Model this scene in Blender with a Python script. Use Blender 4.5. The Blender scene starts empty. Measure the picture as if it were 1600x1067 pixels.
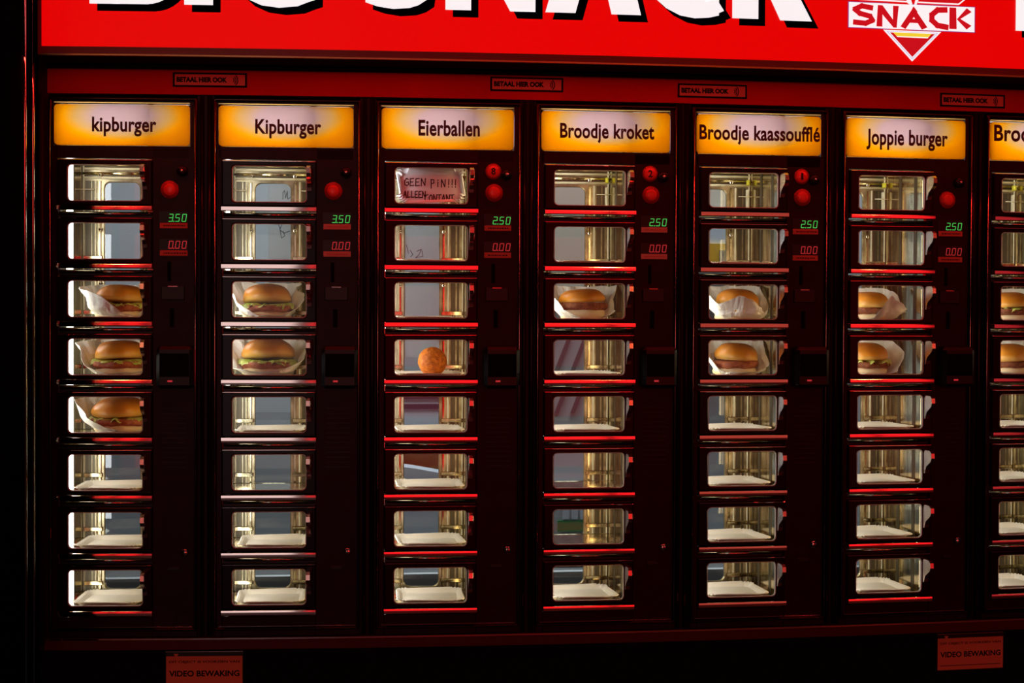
import bpy, math, random
from mathutils import Vector, Matrix, Quaternion
R = math.radians
sc = bpy.context.scene
C = sc.collection
random.seed(7)

# ------------------------------------------------------------------ frame of the place
PITCH = 0.28035           # distance between neighbouring automat units
Z0 = 1.75                 # height of the top edge of the uppermost windows
KB = 0.05069              # the front of the row bows very slightly
def bend(x): return KB*(x-3*PITCH)**2
def tang(x): return math.atan(2*KB*(x-3*PITCH))

# ------------------------------------------------------------------ materials
M = {}
def mat(name, col=(.5,.5,.5), rough=.5, metal=0.0, emit=None, strength=1.0, spec=.5, coat=0.0, bump=None, nscale=60, ncol=None, detail=4):
    m = bpy.data.materials.new(name); m.use_nodes = True
    nt = m.node_tree; b = nt.nodes['Principled BSDF']
    b.inputs['Base Color'].default_value = (*col, 1)
    b.inputs['Roughness'].default_value = rough
    b.inputs['Metallic'].default_value = metal
    b.inputs['Specular IOR Level'].default_value = spec
    b.inputs['Coat Weight'].default_value = coat
    if emit is not None:
        b.inputs['Emission Color'].default_value = (*emit, 1)
        b.inputs['Emission Strength'].default_value = strength
    if bump or ncol:
        tc = nt.nodes.new('ShaderNodeTexCoord'); n = nt.nodes.new('ShaderNodeTexNoise')
        n.inputs['Scale'].default_value = nscale; n.inputs['Detail'].default_value = detail
        nt.links.new(tc.outputs['Object'], n.inputs['Vector'])
        if bump:
            bp = nt.nodes.new('ShaderNodeBump'); bp.inputs['Strength'].default_value = bump; bp.inputs['Distance'].default_value = .002
            nt.links.new(n.outputs['Fac'], bp.inputs['Height']); nt.links.new(bp.outputs['Normal'], b.inputs['Normal'])
        if ncol:
            r = nt.nodes.new('ShaderNodeValToRGB'); nt.links.new(n.outputs['Fac'], r.inputs['Fac'])
            r.color_ramp.elements[0].position = .35; r.color_ramp.elements[1].position = .65
            r.color_ramp.elements[0].color = (*col, 1); r.color_ramp.elements[1].color = (*ncol, 1)
            nt.links.new(r.outputs['Color'], b.inputs['Base Color'])
    M[name] = m
    return m
mat('maroon', (.026,.0012,.0016), .30, spec=.13, ncol=(.018,.0008,.0012), nscale=30)
mat('door_enamel', (.010,.0010,.0010), .18, spec=.15, bump=.02, nscale=20)
mat('trim_dark', (.055,.028,.022), .20, metal=1)
mat('bead', (.62,.50,.46), .16, metal=1)
mat('ledge', (.86,.70,.68), .05, metal=1)
mat('handle_metal', (.82,.66,.60), .2, metal=1)
mat('chrome', (.82,.80,.74), .13, metal=1)
def steel_mat():
    m = bpy.data.materials.new('gold_steel'); m.use_nodes = True; nt = m.node_tree; b = nt.nodes['Principled BSDF']
    b.inputs['Metallic'].default_value = 1
    tc = nt.nodes.new('ShaderNodeTexCoord'); mp = nt.nodes.new('ShaderNodeMapping'); mp.inputs['Scale'].default_value = (40,40,9)
    n = nt.nodes.new('ShaderNodeTexNoise'); n.inputs['Scale'].default_value = 3; n.inputs['Detail'].default_value = 6
    nt.links.new(tc.outputs['Object'], mp.inputs[0]); nt.links.new(mp.outputs[0], n.inputs['Vector'])
    r = nt.nodes.new('ShaderNodeValToRGB'); nt.links.new(n.outputs['Fac'], r.inputs['Fac'])
    r.color_ramp.elements[0].position=.3; r.color_ramp.elements[1].position=.7
    r.color_ramp.elements[0].color=(.40,.33,.18,1); r.color_ramp.elements[1].color=(.80,.72,.50,1)
    nt.links.new(r.outputs['Color'], b.inputs['Base Color'])
    r2 = nt.nodes.new('ShaderNodeMapRange'); r2.inputs['To Min'].default_value=.05; r2.inputs['To Max'].default_value=.20
    nt.links.new(n.outputs['Fac'], r2.inputs['Value']); nt.links.new(r2.outputs[0], b.inputs['Roughness'])
    M['gold_steel']=m
steel_mat()
mat('grime_steel', (.26,.22,.12), .30, metal=.8, ncol=(.55,.47,.30), nscale=45)
mat('dark_steel', (.10,.085,.05), .35, metal=.6)
mat('yellow_knob', (.85,.80,.05), .4)
mat('ridge', (.95,.88,.62), .7, spec=0)  # pale colour stands in for lamp glints on the metal ridges
mat('base_red', (.085,.002,.003), .4, spec=.2)
mat('lamp', (.9,.9,.9), .5, emit=(1,.965,.95), strength=7.0)
mat('lamp_cool', (.9,.9,.9), .5, emit=(.90,.96,1), strength=14.5)
mat('lamp_warm', (.9,.9,.9), .5, emit=(1,.76,.40), strength=9.5)
mat('black', (.004,.004,.004), .35, spec=.4)
mat('black_matte', (.003,.003,.003), .8, spec=.1)
mat('pale_rim', (.62,.60,.52), .35)
mat('red_button', (.55,.022,.016), .4)
mat('red_button_core', (.9,.03,.02), .25, emit=(1,.02,.01), strength=.06)
mat('label_red', (.75,.16,.11), .6)
mat('label_pink', (.85,.42,.34), .6)
mat('ink', (.02,.004,.004), .6)
mat('green_led', (.01,.1,.02), .5, emit=(.10,1,.16), strength=.50)
mat('red_led', (.1,.01,.01), .5, emit=(1,.05,.06), strength=.42)
mat('name_ink', (.035,.004,.002), .5)
mat('sign_red', (.04,0,0), .4, emit=(.76,.0,.0), strength=1.0)
mat('sign_white', (.8,.8,.8), .35, emit=(.84,.86,.87), strength=1.0)
mat('sign_navy', (.002,.003,.014), .6, spec=0)
mat('sign_frame', (.30,.004,.004), .35)
mat('sign_gold_edge', (.45,.28,.12), .3, metal=1)
mat('logo_red', (.4,0,0), .35, emit=(.52,.004,.01), strength=1.0)
mat('logo_purple', (.2,.05,.2), .35, emit=(.22,.03,.16), strength=1.0)
mat('logo_blue', (.3,.3,.6), .35, emit=(.33,.28,.62), strength=1.0)
mat('logo_yellow', (.8,.6,.05), .35, emit=(.78,.60,.04), strength=1.0)
mat('fascia_red', (.42,.004,.004), .55, spec=.05, ncol=(.36,.005,.005), nscale=8)
mat('gloss_black', (.003,.0015,.0015), .9, spec=.0)
mat('sticker_pink', (.45,.15,.12), .5)
mat('sticker_base', (.85,.26,.12), .6)
mat('paper', (.88,.79,.63), .75, bump=.25, nscale=90)
mat('grease_paper', (.88,.84,.76), .62, bump=.35, nscale=70)
mat('foil_board', (.88,.84,.84), .32, metal=.35)
mat('bun_white', (.86,.66,.36), .6, bump=.2, nscale=120)
mat('lettuce', (.42,.55,.06), .45, ncol=(.72,.74,.22), nscale=90)
mat('cheese', (.85,.50,.06), .4)
mat('sauce', (.80,.60,.20), .3)
mat('note_paper', (.47,.53,.64), .8)
mat('kitchen_grey', (.50,.54,.56), .55, ncol=(.44,.48,.51), nscale=2)
mat('kitchen_dark', (.10,.11,.12), .5)
mat('kitchen_steel', (.35,.36,.37), .5, metal=.7)
mat('cream_panel', (.70,.62,.50), .6)
mat('carton', (.50,.30,.12), .7, ncol=(.42,.24,.09), nscale=12)
mat('pack_white', (.68,.74,.82), .6)
mat('pack_navy', (.03,.06,.10), .6)
mat('pack_yellow', (.85,.48,.03), .6)
mat('pack_green', (.03,.30,.10), .5)
mat('street_wall', (.018,.012,.011), .8)
mat('pavement', (.05,.045,.042), .55, ncol=(.03,.028,.027), nscale=6)
mat('lit_window', (.5,.5,.5), .5, emit=(1,.80,.76), strength=.95)
mat('lit_amber', (.5,.5,.5), .5, emit=(1,.34,.12), strength=.36)
mat('neon_red', (.5,.02,.02), .5, emit=(1,.015,.02), strength=1.15)
mat('neon_dull', (.5,.02,.02), .5, emit=(1,.05,.06), strength=.42)
mat('neon_brown', (.5,.1,.05), .5, emit=(1,.13,.09), strength=.42)
mat('neon_hot', (.5,.1,.05), .5, emit=(1,.45,.14), strength=38)

def bun_mat():
    m = bpy.data.materials.new('bun_crust'); m.use_nodes=True; nt=m.node_tree; b=nt.nodes['Principled BSDF']
    tc=nt.nodes.new('ShaderNodeTexCoord'); sep=nt.nodes.new('ShaderNodeSeparateXYZ'); nt.links.new(tc.outputs['Object'], sep.inputs[0])
    n=nt.nodes.new('ShaderNodeTexNoise'); n.inputs['Scale'].default_value=38; n.inputs['Detail'].default_value=5
    nt.links.new(tc.outputs['Object'], n.inputs['Vector'])
    ma=nt.nodes.new('ShaderNodeMath'); ma.operation='MULTIPLY_ADD'; ma.inputs[1].default_value=.016; 
    nt.links.new(n.outputs['Fac'], ma.inputs[0]); nt.links.new(sep.outputs['Z'], ma.inputs[2])
    r=nt.nodes.new('ShaderNodeValToRGB'); mr=nt.nodes.new('ShaderNodeMapRange')
    mr.inputs['From Min'].default_value=.036; mr.inputs['From Max'].default_value=.070
    nt.links.new(ma.outputs[0], mr.inputs['Value']); nt.links.new(mr.outputs[0], r.inputs['Fac'])
    e=r.color_ramp.elements; e[0].position=0; e[0].color=(.90,.56,.14,1); e[1].position=1; e[1].color=(.36,.095,.008,1)
    x=r.color_ramp.elements.new(.38); x.color=(.80,.29,.012,1)
    nt.links.new(r.outputs['Color'], b.inputs['Base Color']); b.inputs['Roughness'].default_value=.42
    bp=nt.nodes.new('ShaderNodeBump'); bp.inputs['Strength'].default_value=.25; bp.inputs['Distance'].default_value=.002
    nt.links.new(n.outputs['Fac'], bp.inputs['Height']); nt.links.new(bp.outputs['Normal'], b.inputs['Normal'])
    M['bun_crust']=m
bun_mat()
mat('patty', (.16,.045,.015), .7, bump=1.0, nscale=160, ncol=(.34,.10,.03))
mat('patty_red', (.34,.07,.03), .6, bump=1.0, nscale=160, ncol=(.50,.15,.05))
mat('crumb_orange', (.92,.26,.006), .6, bump=2.0, nscale=150, ncol=(.62,.13,.004))

def glass_mat(name, fac=.06, tint=(1,1,1)):
    m = bpy.data.materials.new(name); m.use_nodes=True; nt=m.node_tree
    for n in list(nt.nodes):
        if n.type!='OUTPUT_MATERIAL': nt.nodes.remove(n)
    out=[n for n in nt.nodes if n.type=='OUTPUT_MATERIAL'][0]
    t=nt.nodes.new('ShaderNodeBsdfTransparent'); t.inputs[0].default_value=(*tint,1)
    g=nt.nodes.new('ShaderNodeBsdfGlossy'); g.inputs['Roughness'].default_value=.02
    mx=nt.nodes.new('ShaderNodeMixShader'); mx.inputs[0].default_value=fac
    nt.links.new(t.outputs[0],mx.inputs[1]); nt.links.new(g.outputs[0],mx.inputs[2]); nt.links.new(mx.outputs[0],out.inputs[0])
    M[name]=m
glass_mat('pane', .018, (.96,.97,.96)); glass_mat('rear_pane', .05, (.85,.90,.90))

def plate_mat():   # yolk yellow acrylic, the tube's pale hotspot put into its colour; lit from behind
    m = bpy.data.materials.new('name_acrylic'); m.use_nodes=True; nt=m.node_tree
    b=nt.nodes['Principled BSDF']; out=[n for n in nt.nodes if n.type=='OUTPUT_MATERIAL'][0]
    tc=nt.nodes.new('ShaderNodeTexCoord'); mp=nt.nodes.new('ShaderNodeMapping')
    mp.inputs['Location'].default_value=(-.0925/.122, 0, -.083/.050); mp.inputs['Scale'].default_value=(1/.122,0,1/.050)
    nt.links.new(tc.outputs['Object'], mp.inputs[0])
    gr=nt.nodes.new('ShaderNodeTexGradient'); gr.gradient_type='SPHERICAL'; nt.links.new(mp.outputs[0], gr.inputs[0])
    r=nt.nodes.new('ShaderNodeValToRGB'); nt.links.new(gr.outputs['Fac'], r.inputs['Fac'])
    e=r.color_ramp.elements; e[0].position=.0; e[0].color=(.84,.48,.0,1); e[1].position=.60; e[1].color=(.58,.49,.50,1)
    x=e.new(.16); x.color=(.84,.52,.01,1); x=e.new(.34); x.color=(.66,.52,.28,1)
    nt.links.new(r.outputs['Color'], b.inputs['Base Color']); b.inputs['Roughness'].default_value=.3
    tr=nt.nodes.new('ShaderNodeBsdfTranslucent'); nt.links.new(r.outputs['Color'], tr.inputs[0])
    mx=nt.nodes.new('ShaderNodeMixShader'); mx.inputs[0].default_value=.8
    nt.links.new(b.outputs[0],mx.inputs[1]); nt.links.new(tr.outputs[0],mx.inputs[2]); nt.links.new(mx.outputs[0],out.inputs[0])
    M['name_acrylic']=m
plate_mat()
def diff_mat():
    m=bpy.data.materials.new('diffuser'); m.use_nodes=True; nt=m.node_tree; out=[n for n in nt.nodes if n.type=='OUTPUT_MATERIAL'][0]
    tr=nt.nodes.new('ShaderNodeBsdfTranslucent'); tr.inputs[0].default_value=(1,.78,.42,1); nt.links.new(tr.outputs[0],out.inputs[0]); M['diffuser']=m
diff_mat()
mat('lightbox_white', (.85,.85,.82), .7)

# ------------------------------------------------------------------ mesh helpers
class MB:
    def __init__(s): s.v=[]; s.f=[]; s.m=[]; s.mats=[]; s.sm=[]
    def mi(s,name):
        if name not in s.mats: s.mats.append(name)
        return s.mats.index(name)
    def add(s, vs, fs, m, smooth=False):
        o=len(s.v); s.v+= [tuple(v) for v in vs]; k=s.mi(m)
        for f in fs: s.f.append(tuple(o+i for i in f)); s.m.append(k); s.sm.append(smooth)
    def box(s,x0,x1,y0,y1,z0,z1,m,r=0.0):
        if x0>x1:x0,x1=x1,x0
        if y0>y1:y0,y1=y1,y0
        if z0>z1:z0,z1=z1,z0
        if r<=0:
            vs=[(x,y,z) for x in (x0,x1) for y in (y0,y1) for z in (z0,z1)]
            s.add(vs,[(0,1,3,2),(4,6,7,5),(0,4,5,1),(2,3,7,6),(0,2,6,4),(1,5,7,3)],m); return
        r=min(r,(x1-x0)*.49,(y1-y0)*.49,(z1-z0)*.49)
        vs=[];idx={}
        for a,x in enumerate((x0,x1)):
            for b,y in enumerate((y0,y1)):
                for c,z in enumerate((z0,z1)):
                    sx,sy,sz=(1 if a==0 else -1),(1 if b==0 else -1),(1 if c==0 else -1)
                    idx[(a,b,c,0)]=len(vs); vs.append((x,y+sy*r,z+sz*r))
                    idx[(a,b,c,1)]=len(vs); vs.append((x+sx*r,y,z+sz*r))
                    idx[(a,b,c,2)]=len(vs); vs.append((x+sx*r,y+sy*r,z))
        F=[]
        for k in (0,1):
            F.append([idx[(k,b,c,0)] for b,c in ((0,0),(0,1),(1,1),(1,0))]); F.append([idx[(a,k,c,1)] for a,c in ((0,0),(1,0),(1,1),(0,1))]); F.append([idx[(a,b,k,2)] for a,b in ((0,0),(0,1),(1,1),(1,0))])
        for b in (0,1):
            for c in (0,1): F.append([idx[(0,b,c,1)],idx[(1,b,c,1)],idx[(1,b,c,2)],idx[(0,b,c,2)]])
        for a in (0,1):
            for c in (0,1): F.append([idx[(a,0,c,0)],idx[(a,1,c,0)],idx[(a,1,c,2)],idx[(a,0,c,2)]])
        for a in (0,1):
            for b in (0,1): F.append([idx[(a,b,0,0)],idx[(a,b,1,0)],idx[(a,b,1,1)],idx[(a,b,0,1)]])
        for a in (0,1):
            for b in (0,1):
                for c in (0,1): F.append([idx[(a,b,c,k)] for k in range(3)])
        s.add(vs,F,m)
    def loops(s, Ls, m, closed=True, cap0=False, cap1=False, smooth=False):
        n=len(Ls[0]); vs=[p for L in Ls for p in L]; F=[]
        for i in range(len(Ls)-1):
            for j in range(n if closed else n-1):
                k=(j+1)%n; F.append((i*n+j,i*n+k,(i+1)*n+k,(i+1)*n+j))
        if cap0: F.append(tuple(range(n))[::-1])
        if cap1: F.append(tuple((len(Ls)-1)*n+j for j in range(n)))
        s.add(vs,F,m,smooth)
    def tube(s,p0,p1,r,m,n=10,cap=True):
        p0=Vector(p0);p1=Vector(p1);d=(p1-p0).normalized(); a=d.orthogonal().normalized(); b=d.cross(a)
        L=[[p+ (a*math.cos(t)+b*math.sin(t))*r for t in [2*math.pi*i/n for i in range(n)]] for p in (p0,p1)]
        s.loops(L,m,cap0=cap,cap1=cap,smooth=True)
    def disc(s,c,r,y0,y1,m,n=28,dome=0.0,rim=0.0):   # axis along y, front at y0
        def ring(rr,y): return [(c[0]+rr*math.cos(2*math.pi*i/n),y,c[1]+rr*math.sin(2*math.pi*i/n)) for i in range(n)]
        L=[ring(r,y1),ring(r,y0+.15*r),ring(r*.92,y0)]
        if dome: L+= [ring(r*.6,y0-dome*.8),ring(r*.2,y0-dome)]
        s.loops(L,m,cap0=True,cap1=True,smooth=True)
    def prism(s, pts, y0, y1, m, sides=None):     # outline in x,z
        n=len(pts)
        s.loops([[(x,y0,z) for x,z in pts],[(x,y1,z) for x,z in pts]], sides or m)
        s.add([(x,y0,z) for x,z in pts],[tuple(range(n))],m)
        s.add([(x,y1,z) for x,z in pts],[tuple(range(n))[::-1]],sides or m)
    def sphere(s,c,r,m,n=16,k=10,fn=None):
        L=[]
        for i in range(k+1):
            a=-math.pi/2+math.pi*i/k; L.append([(c[0]+r[0]*math.cos(a)*math.cos(t)*(fn(t,a) if fn else 1),c[1]+r[1]*math.cos(a)*math.sin(t)*(fn(t,a) if fn else 1),c[2]+r[2]*math.sin(a)*(fn(t,a) if fn else 1)) for t in [2*math.pi*j/n for j in range(n)]])
        s.loops(L,m,smooth=True)
    def build(s,name,parent=None,bent=False):
        me=bpy.data.meshes.new(name); V=s.v
        if bent: V=[(x,y+bend(x),z) for x,y,z in V]
        me.from_pydata(V,[],s.f)
        for n in s.mats: me.materials.append(M[n])
        me.polygons.foreach_set('material_index',s.m); me.polygons.foreach_set('use_smooth',s.sm); me.update()
        return link(name,me,parent)
def link(name,me,parent=None):
    o=bpy.data.objects.new(name,me); C.objects.link(o)
    if parent: o.parent=parent
    return o
def tag(o,label=None,cat=None,group=None,kind=None):
    if label:o['label']=label
    if cat:o['category']=cat
    if group:o['group']=group
    if kind:o['kind']=kind
    return o
def rr(x0,x1,z0,z1,r,n=5):
    P=[]
    for cx,cz,a0 in ((x1-r,z1-r,0),(x0+r,z1-r,90),(x0+r,z0+r,180),(x1-r,z0+r,270)):
        for i in range(n+1):
            a=R(a0+90*i/n); P.append((cx+r*math.cos(a),cz+r*math.sin(a)))
    return P
def ring_plate(mb,outer,inner,yf,yb,m,bev=.0015,ibev=.001,mi=None):
    """plate with a hole; outer/inner are roundrect args (x0,x1,z0,z1,r)"""
    def O(d): x0,x1,z0,z1,r=outer; return rr(x0+d,x1-d,z0+d,z1-d,max(r-d*.3,.0003))
    def I(d): x0,x1,z0,z1,r=inner; return rr(x0-d,x1+d,z0-d,z1+d,r)
    L=[[(x,yb,z) for x,z in O(0)],[(x,yf+bev,z) for x,z in O(0)],[(x,yf,z) for x,z in O(bev)],[(x,yf,z) for x,z in I(ibev)]]
    mb.loops(L,m)
    mb.loops([[(x,yf,z) for x,z in I(ibev)],[(x,yf+ibev,z) for x,z in I(0)],[(x,yb,z) for x,z in I(0)],[(x,yb,z) for x,z in O(0)]],mi or m)
_tc={}
def text_polys(txt,bold=0.0,space=1.0):
    key=(txt,bold,space)
    if key in _tc: return _tc[key]
    cu=bpy.data.curves.new('lettering','FONT'); cu.body=txt; cu.size=1; cu.offset=bold; cu.space_character=space; cu.resolution_u=4; cu.fill_mode='FRONT'
    o=bpy.data.objects.new('lettering',cu); C.objects.link(o)
    dg=bpy.context.evaluated_depsgraph_get(); me=bpy.data.meshes.new_from_object(o.evaluated_get(dg))
    vs=[(v.co.x,v.co.y) for v in me.vertices]; fs=[tuple(p.vertices) for p in me.polygons]
    bpy.data.objects.remove(o); bpy.data.curves.remove(cu); bpy.data.meshes.remove(me)
    _tc[key]=(vs,fs); return vs,fs
def put_text(mb,txt,x0,x1,z0,z1,y,m,bold=0.0,space=1.0,shear=0.0,warp=None):
    vs,fs=text_polys(txt,bold,space)
    ax=min(v[0] for v in vs);bx=max(v[0] for v in vs);az=min(v[1] for v in vs);bz=max(v[1] for v in vs)
    out=[(x0+(v[0]-ax)/(bx-ax)*(x1-x0)+shear*(v[1]-az)/(bz-az),y,z0+(v[1]-az)/(bz-az)*(z1-z0)) for v in vs]
    mb.add(out,fs,m)
def ribbon(mb,pts,w,y,m):
    for i in range(len(pts)-1):
        a=Vector(pts[i]);b=Vector(pts[i+1]);d=(b-a)
        if d.length<1e-9: continue
        d.normalize(); n=Vector((-d.y,d.x))*w/2; e=d*w*.35
        q=[a-e+n,a-e-n,b+e-n,b+e+n]; yy=y-.00002*i
        mb.add([(p.x,yy,p.y) for p in q],[(0,1,2,3)],m)
SEG={'0':'abcdef','2':'abged','3':'abgcd','5':'afgcd'}
def digits(mb,txt,xr,z0,h,w,gap,y,m,lean=.14):
    t=h*.105
    def seg(x,ch):
        P={'a':((0,h),(w,h)),'b':((w,h),(w,h/2)),'c':((w,h/2),(w,0)),'d':((0,0),(w,0)),'e':((0,h/2),(0,0)),'f':((0,h),(0,h/2)),'g':((0,h/2),(w,h/2))}
        for s_ in SEG[ch]:
            a,b=P[s_]; dx=(b[0]-a[0])*.07; dz=(b[1]-a[1])*.07
            q=[(x+a[0]+dx+lean*(a[1]+dz),z0+a[1]+dz),(x+b[0]-dx+lean*(b[1]-dz),z0+b[1]-dz)]
            ribbon(mb,q,t,y,m)
    n=len(txt.replace('.','')); x=xr-n*w-(n-1)*gap-lean*h
    for ch in txt:
        if ch=='.': mb.box(x-gap*.72,x-gap*.72+.0018,y-.0002,y,z0-.0009,z0+.0009,m); continue
        seg(x,ch); x+=w+gap

# ------------------------------------------------------------------ camera
cam=bpy.data.cameras.new('camera'); cam.lens=54; cam.sensor_width=36; cam.clip_start=.05; cam.clip_end=100
co=bpy.data.objects.new('camera',cam); C.objects.link(co); sc.camera=co
yaw,pit,rol=.11943,-.01808,.00381
fwd=Vector((math.sin(yaw)*math.cos(pit),math.cos(yaw)*math.cos(pit),math.sin(pit)))
right=Vector((math.cos(yaw),-math.sin(yaw),0)); up=right.cross(fwd)
r2=right*math.cos(rol)+up*math.sin(rol); u2=up*math.cos(rol)-right*math.sin(rol)
mw=Matrix((( r2.x,u2.x,-fwd.x,.44549),(r2.y,u2.y,-fwd.y,-2.68694),(r2.z,u2.z,-fwd.z,Z0-.25486),(0,0,0,1)))
co.matrix_world=mw

# ------------------------------------------------------------------ shared meshes for one unit
WX0,WX1,WH=0.0,.129,.064
CX0,CX1,CD=-.0157,.1345,.18
def mesh_of(mb,name):
    o=mb.build(name); me=o.data; bpy.data.objects.remove(o); return me
SH={}
# door leaf
mb=MB(); ring_plate(mb,(-.0168,.1455,-.0705,.0087,.002),(WX0,WX1,-WH,0,.0075),-.006,.006,'door_enamel',bev=.0022)
SH['door']=mesh_of(mb,'door')
mb=MB()   # thin bright bead along the upper edge of the leaf
mb.box(-.0160,.1450,-.0072,-.0052,.0062,.0080,'ledge',.0007); SH['bead']=mesh_of(mb,'upper_bead')
mb=MB()   # pull ledge, gently convex face
prof=[]
for i in range(9):
    a=R(-9+18*i/8); zc=-.07525+.0040*math.sin(a)/math.sin(R(9)); prof.append((-.0130-.012*(math.cos(a)-math.cos(R(9)))*2,zc))
prof=[(.004,-.0793),(-.0118,-.0798)]+prof+[(-.0118,-.0708),(.004,-.0708)]
mb.loops([[(x,y,z) for y,z in prof] for x in (-.0170,.1458)],'ledge',cap0=True,cap1=True); SH['ledge']=mesh_of(mb,'pull_ledge')
mb=MB(); P=rr(WX0,WX1,-WH,0,.0075); mb.add([(x,.001,z) for x,z in P],[tuple(range(len(P)))],'pane'); SH['pane']=mesh_of(mb,'window_pane')
mb=MB(); ring_plate(mb,(WX0-.0002,WX1+.0002,-WH-.0002,.0002,.0075),(WX0+.0014,WX1-.0014,-WH+.0014,-.0014,.0066),-.0046,.0008,'pale_rim',bev=.0004,ibev=.0002); SH['rim']=mesh_of(mb,'window_seal')
mb=MB()   # vertical fin handle at the right edge of the window
hp=[(-.006,-.0015),(-.030,-.0020),(-.036,-.006),(-.037,-.015),(-.034,-.021),(-.026,-.026),(-.017,-.031),(-.0125,-.038),(-.011,-.044),(-.006,-.045)]
mb.loops([[(x,y,z) for y,z in hp] for x in (.1300,.1312)],'handle_metal',cap0=True)
hin=lambda s_:[(-.018+(y+.018)*s_,-.018+(z+.018)*s_) for y,z in hp]
mb.loops([[(x,y,z) for y,z in hp] for x in (.1312,.1366)]+[[(.1378,y,z) for y,z in hin(.93)]],'handle_metal',cap1=True); SH['handle']=mesh_of(mb,'handle')
# shelf
mb=MB(); mb.box(-.0150,.1340,.009,.160,-.0718,-.0690,'gold_steel',.0008); mb.tube((-.015,.1605,-.0704),(.1338,.1605,-.0704),.0022,'gold_steel'); SH['shelf']=mesh_of(mb,'shelf')
mb=MB(); mb.box(CX0,.1446,.007,.012,-.0925,-.0813,'black'); mb.tube((-.0150,.0030,-.0852),(.1430,.0030,-.0852),.0024,'chrome',12); SH['rail']=mesh_of(mb,'shelf_rail')
# body
def body_mesh():
    b=MB(); fr='maroon'
    b.box(-.0305,-.0168,0,.245,-.8185,.0300,fr,.001)                     # left stile
    b.box(.1449,.2210,0,.245,-.8185,.0300,fr,.001)                       # control side
    b.box(-.0305,-.0232,0,.06,.0300,.1125,fr); b.box(.2096,.2210,0,.06,.0300,.1125,fr)
    b.box(-.0232,.2096,0,.06,.1072,.1125,fr); b.box(-.0232,.2096,0,.004,.1034,.1050,fr); b.box(-.0232,.2096,.001,.002,.1048,.1074,'diffuser'); b.box(-.0232,.2096,0,.06,.0105,.0319,fr,.001)
    b.box(-.0305,.2210,.06,.245,.1110,.1125,fr); b.box(-.0168,.1449,0,.245,-.8185,-.7835,fr,.001)
    b.box(-.0305,.2210,.0585,.0600,.0300,.1110,'lightbox_white')
    b.box(-.0305,-.0168,.06,.245,.0300,.111,fr); b.box(.1449,.2210,.06,.245,.0300,.111,fr)
    return mesh_of(b,'body')
SH['body']=body_mesh()
def liner_mesh():
    b=MB()
    b.box(-.0167,CX0,.0125,.1849,-.7830,.1105,'gold_steel'); b.box(CX1,.1448,.0125,.1849,-.7830,.1105,'gold_steel')
    b.box(CX0,CX1,.061,.1849,.1060,.1105,'gold_steel')
    for y in (.040,.105): b.box(CX1-.0008,CX1+.001,y,y+.012,-.775,.10,'dark_steel'); b.box(CX0-.001,CX0+.0008,y+.065,y+.073,-.775,.10,'dark_steel')
    return mesh_of(b,'liner')
SH['liner']=liner_mesh()
OX0,OX1,OZ0,OZ1=.0235,.0880,-.766,-.0160
def rear_mesh():
    b=MB(); Y=.1800
    ring_plate(b,(CX0,CX1,-.783,.106,.001),(OX0,OX1,OZ0,OZ1,.012),Y,Y+.0049,'grime_steel',bev=.001,ibev=.0015)
    for x in (.0090,.1055): b.tube((x,Y-.0015,-.775),(x,Y-.0015,OZ1+.003),.0017,'ridge',8)
    for x,w in ((.0155,.004),(.0965,.005)): b.box(x-w/2,x+w/2,Y-.0035,Y,-.775,OZ1+.003,'gold_steel',.001)
    for x0,x1 in ((-.0115,-.0005),(.0010,.0055),(.1095,.1185),(.1215,.1255)): b.box(x0,x1,Y-.0012,Y,-.775,OZ1+.003,'dark_steel')
    for x in (-.0140,.1320): b.tube((x,Y-.0025,-.78),(x,Y-.0025,.10),.0015,'ridge',8)
    for z,r_ in ((-.0080,.0022),(.0000,.0030),(.0085,.0022),(.0165,.0034),(.0260,.0024),(.040,.003),(.060,.003)): b.tube((CX0,Y-.002,z),(CX1,Y-.002,z),r_,'gold_steel' if r_>.0023 else 'ridge',10)
    for z in (-.0040,.0125,.0215): b.box(CX0,CX1,Y-.0008,Y,z-.0012,z+.0012,'dark_steel')
    b.box(.1260,.1300,Y-.010,Y,-.060,-.016,'ridge',.001); b.box(.1252,.1306,Y-.014,Y-.004,-.008,.002,'yellow_knob',.001)
    for x0,x1 in ((CX0,.0070),(.108,CX1)): b.tube((x0,Y-.012,-.030),(x1,Y-.012,-.030),.0009,'ridge',6)
    for j in range(8):   # small cross bars and screws behind each shelf
        z=-.055-.1*j
        for x0,x1 in ((-.0145,.020),(.0920,.1330)): b.box(x0,x1,Y-.005,Y-.0002,z-.004,z+.004,'gold_steel',.001)
        for x in (.0165,.0960): b.disc((x,z+.052),.0034,Y-.0062,Y-.0030,'chrome',12); b.disc((x,z+.052),.0016,Y-.0068,Y-.0060,'black',8)
    return mesh_of(b,'rear_frame')
SH['rear']=rear_mesh()
mb=MB(); P=rr(OX0,OX1,OZ0,OZ1,.012); mb.add([(x,.1830,z) for x,z in P],[tuple(range(len(P)))],'rear_pane'); SH['rpane']=mesh_of(mb,'rear_pane')
mb=MB(); mb.box(CX0+.0002,CX0+.0016,.062,.098,-.77,.098,'lamp'); 
for j in range(8):
    mb.box(-.0150,-.0030,.0066,.0084,-.1*j-.060,-.1*j-.003,'lamp_cool'); mb.box(.1300,.1342,.0066,.0084,-.1*j-.060,-.1*j-.003,'lamp_warm')
SH['lamp']=mesh_of(mb,'lamp_strip')
mb=MB(); ring_plate(mb,(-.0312,.2216,-.8070,.1150,.003),(-.0258,.2170,-.8020,.1098,.002),-.007,.0,'trim_dark',bev=.002,ibev=.002)
mb.box(-.0225,.2140,-.0040,0,-.8012,-.7995,'bead',.0006)
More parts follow.
